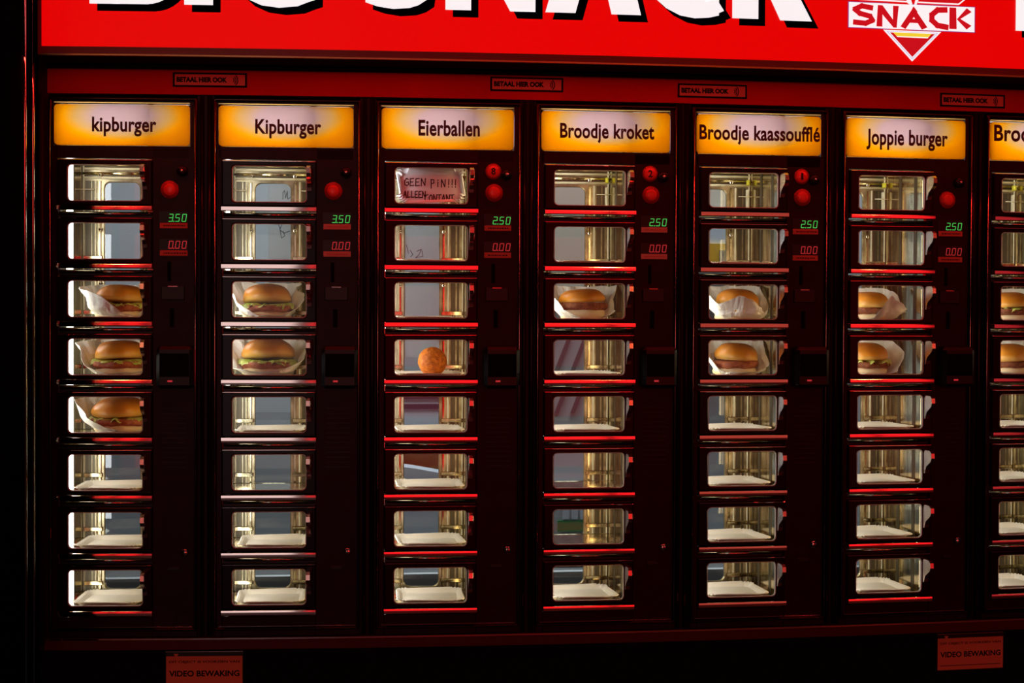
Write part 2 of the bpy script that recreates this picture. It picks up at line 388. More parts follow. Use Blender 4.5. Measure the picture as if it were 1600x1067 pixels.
mb.tube((-.0285,-.0072,-.800),(-.0285,-.0072,.110),.0012,'bead',8); mb.tube((.2192,-.0072,-.800),(.2192,-.0072,.110),.0011,'bead',8)
SH['trim']=mesh_of(mb,'border_trim')
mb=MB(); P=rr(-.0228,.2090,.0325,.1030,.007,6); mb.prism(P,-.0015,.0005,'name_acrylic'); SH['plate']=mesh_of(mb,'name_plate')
# control side
mb=MB(); mb.box(.1560,.2185,-.030,0,-.3855,-.3125,'black',.006); mb.box(.1625,.2120,-.0312,-.0298,-.365,-.325,'black_matte',.0004); mb.box(.176,.184,-.0314,-.030,-.374,-.371,'red_led'); SH['terminal']=mesh_of(mb,'card_terminal')
mb=MB(); mb.box(.1705,.1765,-.0015,0,-.2010,-.1670,'black_matte',.0005); mb.box(.1600,.2000,-.003,0,-.2330,-.2090,'black',.001); mb.box(.1720,.1880,-.0040,-.003,-.2105,-.2092,'bead'); mb.box(.1745,.1820,-.0015,0,-.2800,-.2480,'black_matte',.0005); SH['coin']=mesh_of(mb,'coin_slot')
mb=MB()
for k in range(13): mb.box(.162,.204,-.0012,0,-.420-.0085*k-.0022,-.420-.0085*k,'black',.0004)
SH['grille']=mesh_of(mb,'speaker_grille')
mb=MB(); mb.disc((.2005,-.6710),.0068,-.006,0,'chrome',20,dome=.002); mb.box(.1997,.2013,-.0088,-.0075,-.674,-.668,'black_matte'); SH['lock']=mesh_of(mb,'cylinder_lock')
mb=MB(); mb.box(.170,.192,-.002,0,-.7030,-.6960,'black',.001); SH['slot2']=mesh_of(mb,'service_slot')
mb=MB(); mb.disc((.1965,-.0110),.0095,-.009,0,'black',22,dome=.003); mb.disc((.1965,-.0110),.0030,-.0130,-.010,'chrome',12,dome=.001); SH['knob']=mesh_of(mb,'return_knob')
mb=MB(); mb.disc((.1745,-.0430),.0158,-.0035,0,'red_button',32); mb.disc((.1745,-.0430),.0105,-.0065,-.003,'red_button_core',28,dome=.0015); SH['button']=mesh_of(mb,'push_button')
def upper_button(letter):
    b=MB(); b.disc((.1730,-.0055),.0140,-.0035,0,'red_button',32); b.disc((.1730,-.0055),.0110,-.0045,-.003,'red_button_core',28); put_text(b,letter,.1710 if letter=='1' else .1692,.1752 if letter=='1' else .1768,-.0115,.0010,-.0047,'ink',bold=.03); return b
def part(name,me,parent,loc=(0,0,0),label=None):
    o=link(name,me,parent); o.location=loc
    if label:o['label']=label
    return o

NAMES=[('kipburger','kipburger',.0420,.1520,.0480,.0815,'3.50',0),
       ('Kipburger','Kipburger',.0400,.1535,.0470,.0805,'3.50',0),
       ('Eierballen','Eierballen',.0415,.1490,.0550,.0830,'2.50',1),
       ('Broodje kroket','Broodje kroket',.0105,.1800,.0470,.0820,'2.50',2),
       ('Broodje kaassouffl\u00e9','Broodje kaassouffle',-.0180,.2070,.0490,.0845,'2.50',3),
       ('Joppie burger','Joppie burger',.0150,.1740,.0460,.0840,'2.50',4),
       ('Broodje','Broodje',-.0150,.1050,.0580,.0980,'2.50',5)]
ORD=['leftmost','second','third','fourth','fifth','sixth','rightmost, cut by the picture edge,']
UNIT=[]
for n,(txt,lbl,x0,x1,z0,z1,price,kind) in enumerate(NAMES):
    X=n*PITCH; root=bpy.data.objects.new('snack_automat',None); C.objects.link(root)
    xm=X+.095; a=tang(xm); root.rotation_euler=(0,0,a); root.location=(X+.095-.095*math.cos(a),bend(xm)-.095*math.sin(a),Z0)
    UNIT.append(root)
    desc=['automat column under the lower-case kipburger plate, leftmost of the row',
          'dark red automat column with the capitalised Kipburger name plate, second from the left',
          'automat column under the glowing Eierballen plate, handwritten note behind its top window',
          'automat column under the glowing Broodje kroket plate, middle of the row',
          'automat column whose glowing plate reads Broodje kaassouffle',
          'automat column under the glowing Joppie burger plate',
          'automat column at the right picture edge, its name plate cut off after Broo'][n]
    tag(root,desc,'vending machine','glass-door snack automats standing side by side')
    part('body',SH['body'],root); part('liner',SH['liner'],root); part('rear_frame',SH['rear'],root); part('rear_pane',SH['rpane'],root)
    part('lamp_strip',SH['lamp'],root); part('border_trim',SH['trim'],root)
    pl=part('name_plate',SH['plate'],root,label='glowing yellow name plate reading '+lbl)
    b=MB(); put_text(b,txt,x0,x1,z0,z1,-.0018,'name_ink',bold=.028,space=1.04); b.build('lettering',pl)
    for j in range(8):
        d=part('door',SH['door'],root,(0,0,-.1*j))
        part('upper_bead',SH['bead'],d); part('pull_ledge',SH['ledge'],d); part('window_pane',SH['pane'],d); part('window_seal',SH['rim'],d); part('handle',SH['handle'],d)
        part('shelf',SH['shelf'],root,(0,0,-.1*j))
        if j<7: part('shelf_rail',SH['rail'],root,(0,0,-.1*j))
    part('card_terminal',SH['terminal'],root); part('coin_slot',SH['coin'],root); part('speaker_grille',SH['grille'],root)
    part('cylinder_lock',SH['lock'],root); part('service_slot',SH['slot2'],root); part('return_knob',SH['knob'],root)
    part('push_button',SH['button'],root,label='plain round red button')
    if kind in (1,2,3): upper_button({1:'8',2:'2',3:'1'}[kind]).build('push_button',root)['label']='round red button with a dark character'
    b=MB(); b.box(.1560,.2060,-.0010,0,-.1000,-.0800,'black',.0004); digits(b,price,.2035,-.0975,.0122,.0064,.0050,-.0015,'green_led'); b.build('price_display',root)['label']='green '+price+' price display'
    b=MB(); b.box(.1560,.2060,-.0010,0,-.1475,-.1280,'black',.0004); digits(b,'0.00',.2035,-.1440,.0122,.0064,.0050,-.0015,'red_led'); b.build('credit_display',root)['label']='red 0.00 credit display'
    for zt in (-.1000,-.1475):
        b=MB(); mm='label_pink' if n in (1,3) else 'label_red'; b.box(.1575,.2050,-.0014,0,zt-.0095,zt,mm,.0003)
        xx=.164
        while xx<.199:   # row of tiny printed marks
            w=random.uniform(.0015,.004); b.box(xx,xx+w,-.0016,-.0014,zt-.006,zt-.0038,'label_red' if mm=='label_pink' else 'ink'); xx+=w+.0012
        b.build('label_strip',root)
    li=bpy.data.lights.new('plate_lamp','AREA'); li.shape='RECTANGLE'; li.size=.21; li.size_y=.055; li.energy=.265; li.color=(1,.96,.93)
    lo=bpy.data.objects.new('plate_lamp',li); C.objects.link(lo); lo.parent=root; lo.location=(.0925,.056,.072); lo.rotation_euler=(R(-90),0,0)

def local_to_unit(o,n): o.parent=None; o.matrix_world=UMAT[n]@o.matrix_local
bpy.context.view_layer.update()
UMAT=[Matrix.Translation(u.location)@Matrix.Rotation(u.rotation_euler.z,4,'Z') for u in UNIT]
def place(o,n,j,x,y,dz=0,rz=0,rx=0):
    o.matrix_world=UMAT[n]@Matrix.Translation((x,y,-.0690-.1*j+dz))@Matrix.Rotation(rz,4,'Z')@Matrix.Rotation(rx,4,'X')
ROWN=['top','second','third','fourth','fifth','sixth','seventh','bottom']
COLN=['lower-case kipburger','capitalised Kipburger','Eierballen','Broodje kroket','Broodje kaassouffle','Joppie burger','cut-off Broo']

# ------------------------------------------------------------------ paper trays
def tray_mesh(w=.104,d=.112,h=.0085,m='paper',name='paper_tray'):
    b=MB(); N=9
    def loop(o,z,wob):
        P=rr(-w/2-o,w/2+o,-d/2-o,d/2+o,.014+o*.6,N); out=[]
        for i,(x,y) in enumerate(P):
            q=i%(N+1); k=0
            if wob: k=wob*(1 if q%2 else -1)
            L=math.hypot(x,y); out.append((x*(1+k/L),y*(1+k/L),z+(abs(wob)*(1 if q%2 else -1)*.6 if wob else 0)))
        return out
    Ls=[loop(-.010,.0,0),loop(-.003,.0006,0),loop(.003,h*.75,.0009),loop(.007,h,.0012),loop(.0085,h-.0012,.0012)]
    b.loops(Ls,m,smooth=False); n=len(Ls[0]); b.add(Ls[0],[tuple(range(n))],m)
    b.add([(x,y,z-.0004) for x,y,z in Ls[0]],[tuple(range(n))[::-1]],m)
    return mesh_of(b,name)
TR=tray_mesh()
TRAYS={0:[5,6,7],1:[4,6,7],2:[1,2,3,4,5,6,7],3:[1,3,4,7],4:[1,4,5,6,7],5:[4,5,6,7],6:[4,5,6,7]}
rnd=random.Random(3)
for n,rows in TRAYS.items():
    for j in rows:
        t=link('paper_tray',TR); place(t,n,j,.064+rnd.uniform(-.003,.004),.074+rnd.uniform(-.005,.005),.0006,R(rnd.uniform(-2.5,2.5)))
        what='holding the orange ball' if (n,j)==(2,3) else 'lying empty'
        tag(t,f'white tray {what}, {ROWN[j]} window from the top, {COLN[n]} column'.replace('bottom window from the top','bottom window').replace('top window from the top','top window'),'tray','white snack trays in the compartments')

# ------------------------------------------------------------------ burgers
from mathutils import noise as NZ
def nz(x,y,z): return NZ.noise(Vector((x,y,z)))
def lathe(b,prof,m,n=40,seed=0,amp=.0,squash=1.0,amz=0):
    L=[]
    for r_,z in prof:
        L.append([(r_*(1+amp*nz(math.cos(t)*2+seed,math.sin(t)*2,z*60))*math.cos(t),r_*squash*(1+amp*nz(math.cos(t)*2+seed,math.sin(t)*2,z*60))*math.sin(t),z+amz*nz(math.cos(t)*3,math.sin(t)*3,seed+5)) for t in [2*math.pi*i/n for i in range(n)]])
    b.loops(L,m,smooth=True,cap0=True,cap1=True)
def wrapper(b,prof,r0=.048,seed=0,depth=1.0,lo=-.072,hi=.072):
    """crumpled sheet standing up round the bun; prof = (angle from the front, height, outward lean)"""
    prof=sorted(prof); ext=[(prof[-1][0]-360,)+prof[-1][1:]]+prof+[(prof[0][0]+360,)+prof[0][1:]]
    def at(t):
        for i in range(len(ext)-1):
            if ext[i][0]<=t<=ext[i+1][0]:
                f=(t-ext[i][0])/max(1e-6,ext[i+1][0]-ext[i][0]); return [ext[i][k]*(1-f)+ext[i+1][k]*f for k in (1,2)]
        return ext[0][1:]
    N=96; K=8; Ls=[]
    for k in range(K+1):
        v=k/K; L=[]
        for i in range(N):
            t=360*i/N; h,lean=at(t if t<=180 else t-360)
            cr=nz(math.cos(R(t))*2.3+seed,math.sin(R(t))*2.3,v*1.2+seed)*.012 + nz(math.cos(R(t))*7+seed,math.sin(R(t))*7,v*4)*.0035 + (abs(((i*7.3/N+seed*.37)%1)-.5)-.25)*.009*v
            rad=r0*(.72+.28*min(1,v*2.6)) + lean*v*v + cr*min(1,v*2)
            z=.0008+h*v*(1 if v>0 else 0)+cr*.25*v
            a=R(t-90)
            L.append((max(lo,min(hi,rad*math.cos(a))),max(-.0635,min(.088,rad*depth*math.sin(a))),max(.0005,z)))
        Ls.append(L)
    b.loops(Ls,'grease_paper',smooth=False); b.add(Ls[0],[tuple(range(N))],'grease_paper')
def burger(n,j,x,y,r,rz,prof,label,name='hamburger',tilt=0,lettuce=True,seed=0,patty='patty_red',thick=.010,low=.016,top=.028,cheese=False,shift=(0,0),bot='bun_white',wr=None,cat='burger'):
    root=bpy.data.objects.new(name,None); C.objects.link(root); place(root,n,j,x,y,.0008,R(rz),0)
    tag(root,label,cat,'wrapped burgers behind the windows')
    gx,gy=shift
    b=MB(); lathe(b,[(r*.80,0.0012),(r*.97,.005),(r*1.0,low*.6),(r*.96,low*.9),(r*.85,low)],bot,seed=seed,amp=.05); o=b.build('bottom_bun',root); base=low
    b=MB(); lathe(b,[(r*.92,base-.001),(r*1.03,base+thick*.25),(r*1.05,base+thick*.6),(r*.98,base+thick)],patty,n=64,seed=seed+2,amp=.16,amz=.0022); o=b.build('patty',root); o.location=(gx*.5,gy-.002,0); base+=thick
    if lettuce:
        b=MB(); Ls=[]
        for q,(rr_,dz) in enumerate(((.35,.002),(.8,.001),(1.02,.000),(1.10,-.003))):
            Ls.append([((r*rr_*(1+.06*math.sin(9*t+seed)))*math.cos(t),(r*rr_*(1+.06*math.sin(9*t+seed)))*math.sin(t),base+dz+(.0028*math.sin(13*t+seed)+.002*math.sin(23*t))*(rr_>.5)) for t in [2*math.pi*i/90 for i in range(90)]])
        b.loops(Ls,'lettuce',smooth=True); b.build('lettuce',root); base+=.003
    if cheese:
        b=MB(); s_=r*.86; Ls=[[(s_*1.05,-s_*.9,base-.002),(-s_*.9,-s_*1.1,base-.004),(-s_,s_,base),(s_,s_,base)],[(s_*1.05,-s_*.9,base),(-s_*.9,-s_*1.1,base-.002),(-s_,s_,base+.002),(s_,s_,base+.002)]]
        b.loops(Ls,'cheese',cap0=True,cap1=True); b.build('cheese_slice',root); base+=.002
    b=MB(); K=9; prof2=[(r*.90,base+.0005),(r*1.0,base+.004)]+[(r*1.0*math.cos(R(90*i/K))**.62,base+.005+top*math.sin(R(90*i/K))) for i in range(1,K)]+[(r*.05,base+.005+top)]
    lathe(b,prof2,'bun_crust',n=48,seed=seed+4,amp=.07); o=b.build('top_bun',root)
    o.rotation_euler=(R(tilt),R(random.uniform(-4,4)),0); o.location=(gx,gy,abs(math.sin(R(tilt)))*r*.4)
    b=MB(); wrapper(b,prof,r0=wr or r*1.15,seed=seed,lo=-.0132-x,hi=.1325-x); o=b.build('wrapper',root); sol=o.modifiers.new('thickness','SOLIDIFY'); sol.thickness=.0005
    return root
burger(0,2,.074,.078,.044,0,[(-180,.060,.010),(-120,.060,.018),(-75,.054,.022),(-50,.050,.012),(-22,.040,.006),(10,.014,.006),(40,.004,.004),(70,.030,.006),(110,.062,.012),(150,.064,.012)],
  'burger half hidden by a white paper flap, highest of three in the leftmost column',seed=1,tilt=-6,top=.026)
burger(0,3,.074,.078,.045,0,[(-180,.064,.010),(-110,.062,.016),(-70,.052,.022),(-48,.016,.010),(-15,.006,.008),(30,.008,.010),(70,.014,.010),(110,.055,.010)],
  'burger with lettuce on white paper, middle of three in the leftmost column',seed=2,tilt=-4)
burger(0,4,.074,.080,.049,0,[(-180,.060,.010),(-110,.062,.018),(-70,.056,.024),(-45,.030,.014),(-15,.012,.006),(25,.004,.010),(70,.006,.008),(110,.050,.008)],
  'large burger in paper, lowest of three in the leftmost column',seed=3,top=.030,low=.015)
burger(1,2,.054,.078,.043,0,[(-180,.066,.016),(-120,.068,.022),(-70,.060,.024),(-50,.030,.014),(-10,.007,.010),(30,.008,.010),(60,.020,.014),(100,.060,.010),(140,.066,.016)],
  'burger in wide white paper, upper of two in the capitalised Kipburger column',seed=4,tilt=-8)
burger(1,3,.056,.078,.047,0,[(-180,.066,.014),(-120,.068,.022),(-75,.058,.026),(-55,.014,.016),(-10,.010,.010),(30,.014,.012),(65,.030,.018),(100,.062,.010),(140,.066,.016)],
  'burger with red patty on white paper, lower of two in the capitalised Kipburger column',seed=5,tilt=-9,top=.030)
burger(3,2,.067,.080,.042,0,[(-180,.064,.014),(-115,.066,.020),(-75,.058,.022),(-45,.020,.012),(-10,.004,.008),(30,.004,.010),(60,.020,.010),(90,.064,.012),(140,.064,.014)],
  'bread roll with brown filling in white paper in the Broodje kroket column',name='kroket_roll',seed=6,lettuce=False,patty='patty',thick=.012,low=.022,top=.020)
burger(4,2,.078,.080,.040,0,[(-180,.066,.014),(-120,.064,.022),(-75,.052,.022),(-48,.030,.012),(-12,.046,.010),(20,.036,.010),(52,.012,.008),(75,.034,.012),(100,.064,.010),(140,.066,.014)],
  'roll almost covered by a white paper flap, upper of two under Broodje kaassouffle',name='kaassouffle_roll',seed=7,lettuce=False,patty='cheese',cheese=True)
burger(4,3,.075,.080,.040,0,[(-180,.066,.014),(-115,.066,.020),(-70,.050,.022),(-48,.012,.012),(-10,.006,.010),(40,.010,.010),(62,.020,.020),(95,.062,.012),(140,.066,.014)],
  'roll with a wide crumbed patty, lower of two under Broodje kaassouffle',name='kaassouffle_roll',seed=8,lettuce=False,patty='patty_red',thick=.012)
burger(5,2,.056,.082,.042,0,[(-180,.064,.014),(-115,.060,.020),(-75,.020,.016),(-45,.006,.008),(-12,.006,.006),(22,.050,.014),(48,.024,.020),(72,.018,.024),(100,.058,.012),(140,.064,.014)],
  'burger with a pointed paper corner over its right half, upper under Joppie burger',seed=9,lettuce=False,patty='patty',top=.026)
burger(5,3,.050,.082,.044,0,[(-180,.064,.014),(-115,.040,.016),(-75,.012,.012),(-45,.005,.008),(0,.004,.008),(40,.006,.012),(66,.030,.022),(100,.064,.016),(140,.064,.014)],
  'open burger with dark patty, lower of two under Joppie burger',seed=10,lettuce=True,patty='patty',top=.028)
burger(6,2,.064,.082,.046,0,[(-180,.064,.014),(-115,.050,.018),(-75,.014,.012),(-45,.006,.008),(0,.004,.008),(40,.006,.012),(66,.030,.022),(100,.064,.016),(140,.064,.014)],
  'burger cut by the right picture edge, upper of two there',seed=11,patty='patty',top=.024)
burger(6,3,.064,.082,.046,0,[(-180,.064,.014),(-115,.050,.018),(-75,.014,.012),(-45,.006,.008),(0,.004,.008),(40,.006,.012),(66,.030,.022),(100,.064,.016),(140,.064,.014)],
  'burger with dark filling cut by the right picture edge, lower of two there',seed=12,patty='patty',lettuce=False,top=.028)
# egg ball
b=MB(); b.sphere((0,0,.026),(.0262,.0262,.0262),'crumb_orange',48,30,fn=lambda t,a:1+.035*nz(math.cos(t)*math.cos(a)*5,math.sin(t)*math.cos(a)*5,math.sin(a)*5)+.02*nz(math.cos(t)*math.cos(a)*14,math.sin(t)*math.cos(a)*14,math.sin(a)*14))
o=b.build('egg_ball'); place(o,2,3,.0715,.085,.0012); tag(o,'round orange crumbed egg ball sitting in the Eierballen column','snack')
# upright tray with the handwritten note
b=MB(); N=9; w,h=.124,.074
def lp(o_,y,wob=0):
    out=[]
    for i,(x,z) in enumerate(rr(-w/2-o_,w/2+o_,-h/2-o_,h/2+o_,.016+o_*.4,N)):
        k=wob*(1 if (i%(N+1))%2 else -1); L=math.hypot(x,z)
        if z<0 and o_<-.010: z*=(h/2-.008)/(h/2+o_)
        if o_<-.010: x*=(w/2-.009)/(w/2+o_)
        out.append((x*(1+k/L),y+k*.5,z*(1+k/L)))
    return out
Ls=[lp(-.024,0),lp(-.020,-.0006),lp(-.009,-.008,.0028),lp(-.005,-.010,.0034),lp(-.0036,-.009,.0034)]
b.loops(Ls,'foil_board'); b.add(Ls[0],[tuple(range(len(Ls[0])))],'foil_board'); b.add([(x,.0004,z) for x,y,z in Ls[0]],[tuple(range(len(Ls[0])))],'foil_board')
o=b.build('cardboard_note'); o.matrix_world=UMAT[2]@Matrix.Translation((.0645,.028,-.0268))
tag(o,'silvery cardboard tray stood upright with the handwriting GEEN PIN!!! ALLEEN CONTANT','note')
HW={'G':[[(.9,.85),(.5,1),(.1,.6),(.15,.15),(.6,0),(.95,.2),(.9,.5),(.5,.45)]],'E':[[(.85,1),(.15,.95),(.1,0),(.9,.05)],[(.12,.5),(.7,.52)]],'N':[[(.1,0),(.12,1),(.85,.05),(.95,1)]],
'P':[[(.25,-.15),(.2,1),(.8,.95),(.85,.55),(.25,.45)]],'i':[[(.5,.05),(.5,.65)],[(.5,.85),(.52,.95)]],'!':[[(.5,1),(.45,.3)],[(.45,.1),(.46,.0)]],'A':[[(0,0),(.5,1),(.9,0)],[(.2,.4),(.75,.4)]],
'L':[[(.2,1),(.15,.05),(.9,.1)]],'C':[[(.95,.95),(.4,.9),(.1,.4),(.3,.0),(.9,.0)]],'O':[[(.5,.95),(.1,.6),(.2,.1),(.6,0),(.9,.4),(.8,.85),(.5,.95)]],'T':[[(0,.95),(1,1)],[(.5,.97),(.48,0)]],' ':[]}
def hand(b,txt,x,z,w_,h_,step,y,wd,m,drop=0):
    for i,ch in enumerate(txt):
        for st in HW[ch]: ribbon(b,[(x+i*step+p[0]*w_,z+p[1]*h_+drop*i) for p in st],wd,y-.00001*i,m)
b=MB(); hand(b,'GEEN',-.0470,-.0030,.0085,.0130,.0098,-.0012,.0018,'ink'); hand(b,'PiN',-.0010,-.0050,.0080,.0135,.0096,-.0012,.0018,'ink'); hand(b,'!!!',.0290,-.0050,.0060,.0140,.0060,-.0012,.0017,'ink')
hand(b,'ALLEEN',-.0480,-.0240,.0060,.0115,.0066,-.0012,.0018,'ink'); hand(b,'CONTANT',-.0110,-.0310,.0068,.0130,.0076,-.0012,.0018,'ink')
q=b.build('handwriting',o); q['label']='black felt-pen handwriting'

# ------------------------------------------------------------------ sheets of paper on the rear glass with pen marks
def sheet(n,x0,x1,z0,z1,strokes,label,m='note_paper',y=.1855):
    b=MB(); b.box(x0,x1,y,y+.0004,z0,z1,m); o=b.build('paper_sheet'); o.matrix_world=UMAT[n].copy()
    tag(o,label,'paper','notes taped to the rear glass')
    if strokes:
        b=MB()
        for st in strokes: ribbon(b,st,.0013,y-.0003,'pack_navy')
        b.build('pen_marks',o)
sheet(1,.0465,.0880,-.205,-.018,[[(.0735,-.044),(.0735,-.032),(.0765,-.028),(.0785,-.042),(.0815,-.029),(.0825,-.044),(.088,-.040)],[(.073,-.088),(.068,-.100),(.071,-.116),(.077,-.112),(.074,-.104)],[(.064,-.086),(.069,-.102),(.076,-.107),(.086,-.103)]],
  'blue-grey sheet with a looping pen mark behind the upper Kipburger windows')
sheet(2,.0235,.0640,-.337,-.018,[[(.027,-.127),(.031,-.143)],[(.034,-.137),(.039,-.145),(.035,-.149)],[(.046,-.139),(.055,-.135),(.050,-.146),(.044,-.151),(.058,-.148),(.056,-.138)]],
  'broad blue-grey sheet with small pen scribbles behind the upper Eierballen windows')
sheet(2,.0655,.0880,-.337,-.018,None,'narrow blue-grey sheet at the right of the scribbled one behind the Eierballen windows')

# ------------------------------------------------------------------ dividers, base, fascia, sides
def bent_box(b,x0,x1,y0,y1,z0,z1,m,n=16):
    xs=[x0+(x1-x0)*i/n for i in range(n+1)]
    b.loops([[(x,y0,z0),(x,y0,z1),(x,y1,z1),(x,y1,z0)] for x in xs],m,cap0=True,cap1=True)
XE=7*PITCH+.03
for n in range(7):
    x0=n*PITCH+.2211; x1=(n+1)*PITCH-.0306
    if n==6: x0,x1=XE-.028,XE
    b=MB(); bent_box(b,x0,x1,.008,.24,Z0-.819,Z0+.121,'maroon',1)
    for f,r_ in ((.27,.0035),(.73,.0045)):
        x=x0+(x1-x0)*f; b.tube((x,.004,Z0-.817),(x,.004,Z0+.119),r_,'door_enamel',12)
    for q,(zz,hh) in enumerate(((-.02-.07*n%.3,.010),(-.31,.004))): pass
    tag(b.build('trim_%d'%(n+1),bent=True),kind='structure')
b=MB(); bent_box(b,-.034,XE,.0,.245,Z0+.1215,Z0+.1640,'fascia_red'); tag(b.build('trim_8',bent=True),kind='structure')
b=MB(); bent_box(b,-.034,XE,-.004,.25,Z0+.1650,Z0+.21,'black_matte'); bent_box(b,-.034,XE,.02,.25,Z0+.115,Z0+.1212,'black_matte'); tag(b.build('trim_9',bent=True),kind='structure')  # the upper band's black stands in for shade under the sign
b=MB(); bent_box(b,-.040,XE,-.004,.25,Z0-.8400,Z0-.8195,'base_red'); bent_box(b,-.040,XE,-.0055,-.004,Z0-.8225,Z0-.8200,'ledge'); tag(b.build('baseboard_front',bent=True),kind='structure')
b=MB(); bent_box(b,-.050,XE,.010,.25,0,Z0-.8402,'black_matte'); bent_box(b,-.034,XE,.26,.27,Z0-.84,Z0-.80,'black_matte'); tag(b.build('wall_front',bent=True),kind='structure')
# left return wall with two chrome beads
b=MB(); y0=bend(-.05); b.box(-.35,-.0500,-.30,.60,0,3.2,'gloss_black',.004); tag(b.build('wall_left'),kind='structure')
b=MB(); b.box(XE,XE+1.6,-.02,.24,0,3.2,'gloss_black'); tag(b.build('wall_front'),kind='structure')
b=MB(); b.box(-.05,XE,.02,.24,Z0+.215,3.2,'gloss_black'); tag(b.build('wall_front'),kind='structure')
for k,(yy,r_) in enumerate(((-.078,.0035),(-.008,.0035))):
    b=MB(); b.tube((-.0500,yy,.6),(-.0500,yy,2.9),r_,'chrome',14); tag(b.build('trim_%d'%(10+k)),kind='structure')
b=MB(); b.box(-.0497,-.0305,.040,.245,Z0-.84,Z0+.21,'maroon'); b.tube((-.0420,.029,Z0-.83),(-.0420,.029,Z0+.12),.004,'maroon',10); tag(b.build('trim_12'),kind='structure')

# ------------------------------------------------------------------ stickers
for k,(xa,xb,za,zb) in enumerate(((.1794,.3062,.1345,.1593),(.7278,.8572,.1340,.1625),(1.0638,1.1914,.1310,.1575),(1.5607,1.6899,.1285,.1535))):
    zc=(za+zb)/2; za,zb=zc-.0125,zc+.0125
    b=MB(); y=-.0006; za+=Z0; zb+=Z0
    bent_box(b,xa,xb,y,-.0001,za,zb,'black_matte',4); bent_box(b,xa+.0034,xb-.0034,y-.0003,y,za+.0032,zb-.0032,'sticker_pink',4)
    put_text(b,'BETAAL HIER OOK',xa+.0065,xb-.034,za+.0080,zb-.0078,y-.0005,'black_matte',bold=.06)
    for q in range(3):
        rad=.0035+.0032*q; cx=xb-.0255-.002*q*0; ribbon(b,[(cx+rad*math.cos(R(t)),(za+zb)/2+rad*math.sin(R(t))*1.05) for t in range(-50,51,20)],.0017,y-.0005,'black_matte')
    o=b.build('payment_sticker',bent=True)
    tag(o,['leftmost BETAAL HIER OOK sticker, above the gap left of the capitalised Kipburger column','BETAAL HIER OOK sticker above the gap between Eierballen and Broodje kroket','BETAAL HIER OOK sticker above the left end of the Broodje kaassouffle plate','dimmest BETAAL HIER OOK sticker, above the gap right of the Joppie burger column'][k],'sticker','contactless payment stickers on the red fascia')
for k,xa in enumerate((.166,1.568)):
    xb=xa+.1335; zt=Z0-.8455; zb=Z0-.9130; yf=.0085
    b=MB(); bent_box(b,xa,xb,yf,.0100,zb,zt,'black',3); bent_box(b,xa+.001,xb-.001,yf-.0008,yf,zb,zt-.0085,'sticker_base',3)
    bent_box(b,xa,xb,yf-.001,yf,zt-.0012,zt,'bead',3)
    b.prism([(xa+.014,zt-.004),(xa+.022,zt-.004),(xa+.018,zt-.0135)],yf-.0012,yf-.0009,'sticker_base')
    put_text(b,'DIT OBJECT IS VOORZIEN VAN',xa+.006,xb-.006,zt-.0215,zt-.0160,yf-.0010,'black_matte',bold=.02)
    put_text(b,'VIDEO BEWAKING',xa+.006,xb-.006,zt-.0440,zt-.0335,yf-.0010,'black_matte',bold=.03)
    b.box(xa+.006,xb-.006,yf-.0010,yf-.0009,zt-.0600,zt-.0588,'ink')
    o=b.build('warning_sticker',bent=True)
    tag(o,['orange VIDEO BEWAKING warning sticker below the lower-case kipburger column, cut by the picture bottom','orange VIDEO BEWAKING warning sticker below the right end of the Joppie burger column'][k],'sticker','video surveillance stickers below the automats')

# ------------------------------------------------------------------ illuminated sign
SX0,SX1=-.0254,2.05; SY=-.100; SB=Z0+.1848; ST=Z0+.62
sign=bpy.data.objects.new('illuminated_sign',None); C.objects.link(sign); sign.location=(0,0,SB)
tag(sign,'long glowing red lightbox sign with white letters BIG SNACK above the automats','sign')
def sp(b,name,label=None):
    b.v=[(x,y+bend(x),z-SB) for x,y,z in b.v]; o=b.build(name,sign)
    if label:o['label']=label
    return o
b=MB(); bent_box(b,SX0,SX1,SY,SY+.004,SB,ST,'sign_red',20); sp(b,'face')
b=MB(); bent_box(b,SX0-.006,SX1,SY-.002,SY+.002,SB-.0120,SB,'sign_frame',20); bent_box(b,SX0-.006,SX1,SY-.0035,SY+.002,SB-.0145,SB-.0120,'sign_gold_edge',20)
bent_box(b,SX0-.006,SX0,SY-.002,SY+.004,SB-.0145,ST,'sign_frame',1); bent_box(b,SX0-.006,SX1,SY+.004,.02,ST,ST+.01,'sign_frame',20)
bent_box(b,SX0-.006,SX1,-.010,-.004,SB-.012,ST,'black_matte',20); bent_box(b,SX0-.006,SX0-.004,SY+.002,-.01,SB-.012,ST,'black_matte',1)
bent_box(b,SX0-.006,SX1,SY+.002,SY+.05,SB+.002,SB+.006,'black_matte',20)
sp(b,'frame')
LB=Z0+.2558
def ell(cx,cz,a,bz,n,t0,t1,k=18):
    out=[]
    for i in range(k+1):
        t=R(t0+(t1-t0)*i/k); c,s_=math.cos(t),math.sin(t); out.append((cx+a*math.copysign(abs(c)**(2/n),c),cz+bz*math.copysign(abs(s_)**(2/n),s_)))
    return out
def arcband(cx,cz,a,bz,w,n,t0,t1): # polygons list
    o_=ell(cx,cz,a,bz,n,t0,t1); i_=ell(cx,cz,a-w,bz-w*.8,n,t0,t1)
    return [[o_[k],o_[k+1],i_[k+1],i_[k]] for k in range(len(o_)-1)]
H=.24
def rect(x0,x1,z0,z1): return [[(x0,z0),(x1,z0),(x1,z1),(x0,z1)]]
LET=[]
LET.append(rect(.0531,.103,0,H)+rect(.09,.150,0,.046)+rect(.09,.145,.100,.140)+rect(.09,.140,H-.044,H)+arcband(.145,.068,.062,.068,.047,2.1,-90,90)+arcband(.138,.180,.055,.060,.045,2.1,-90,90))
LET.append(rect(.2082,.2554,0,H))
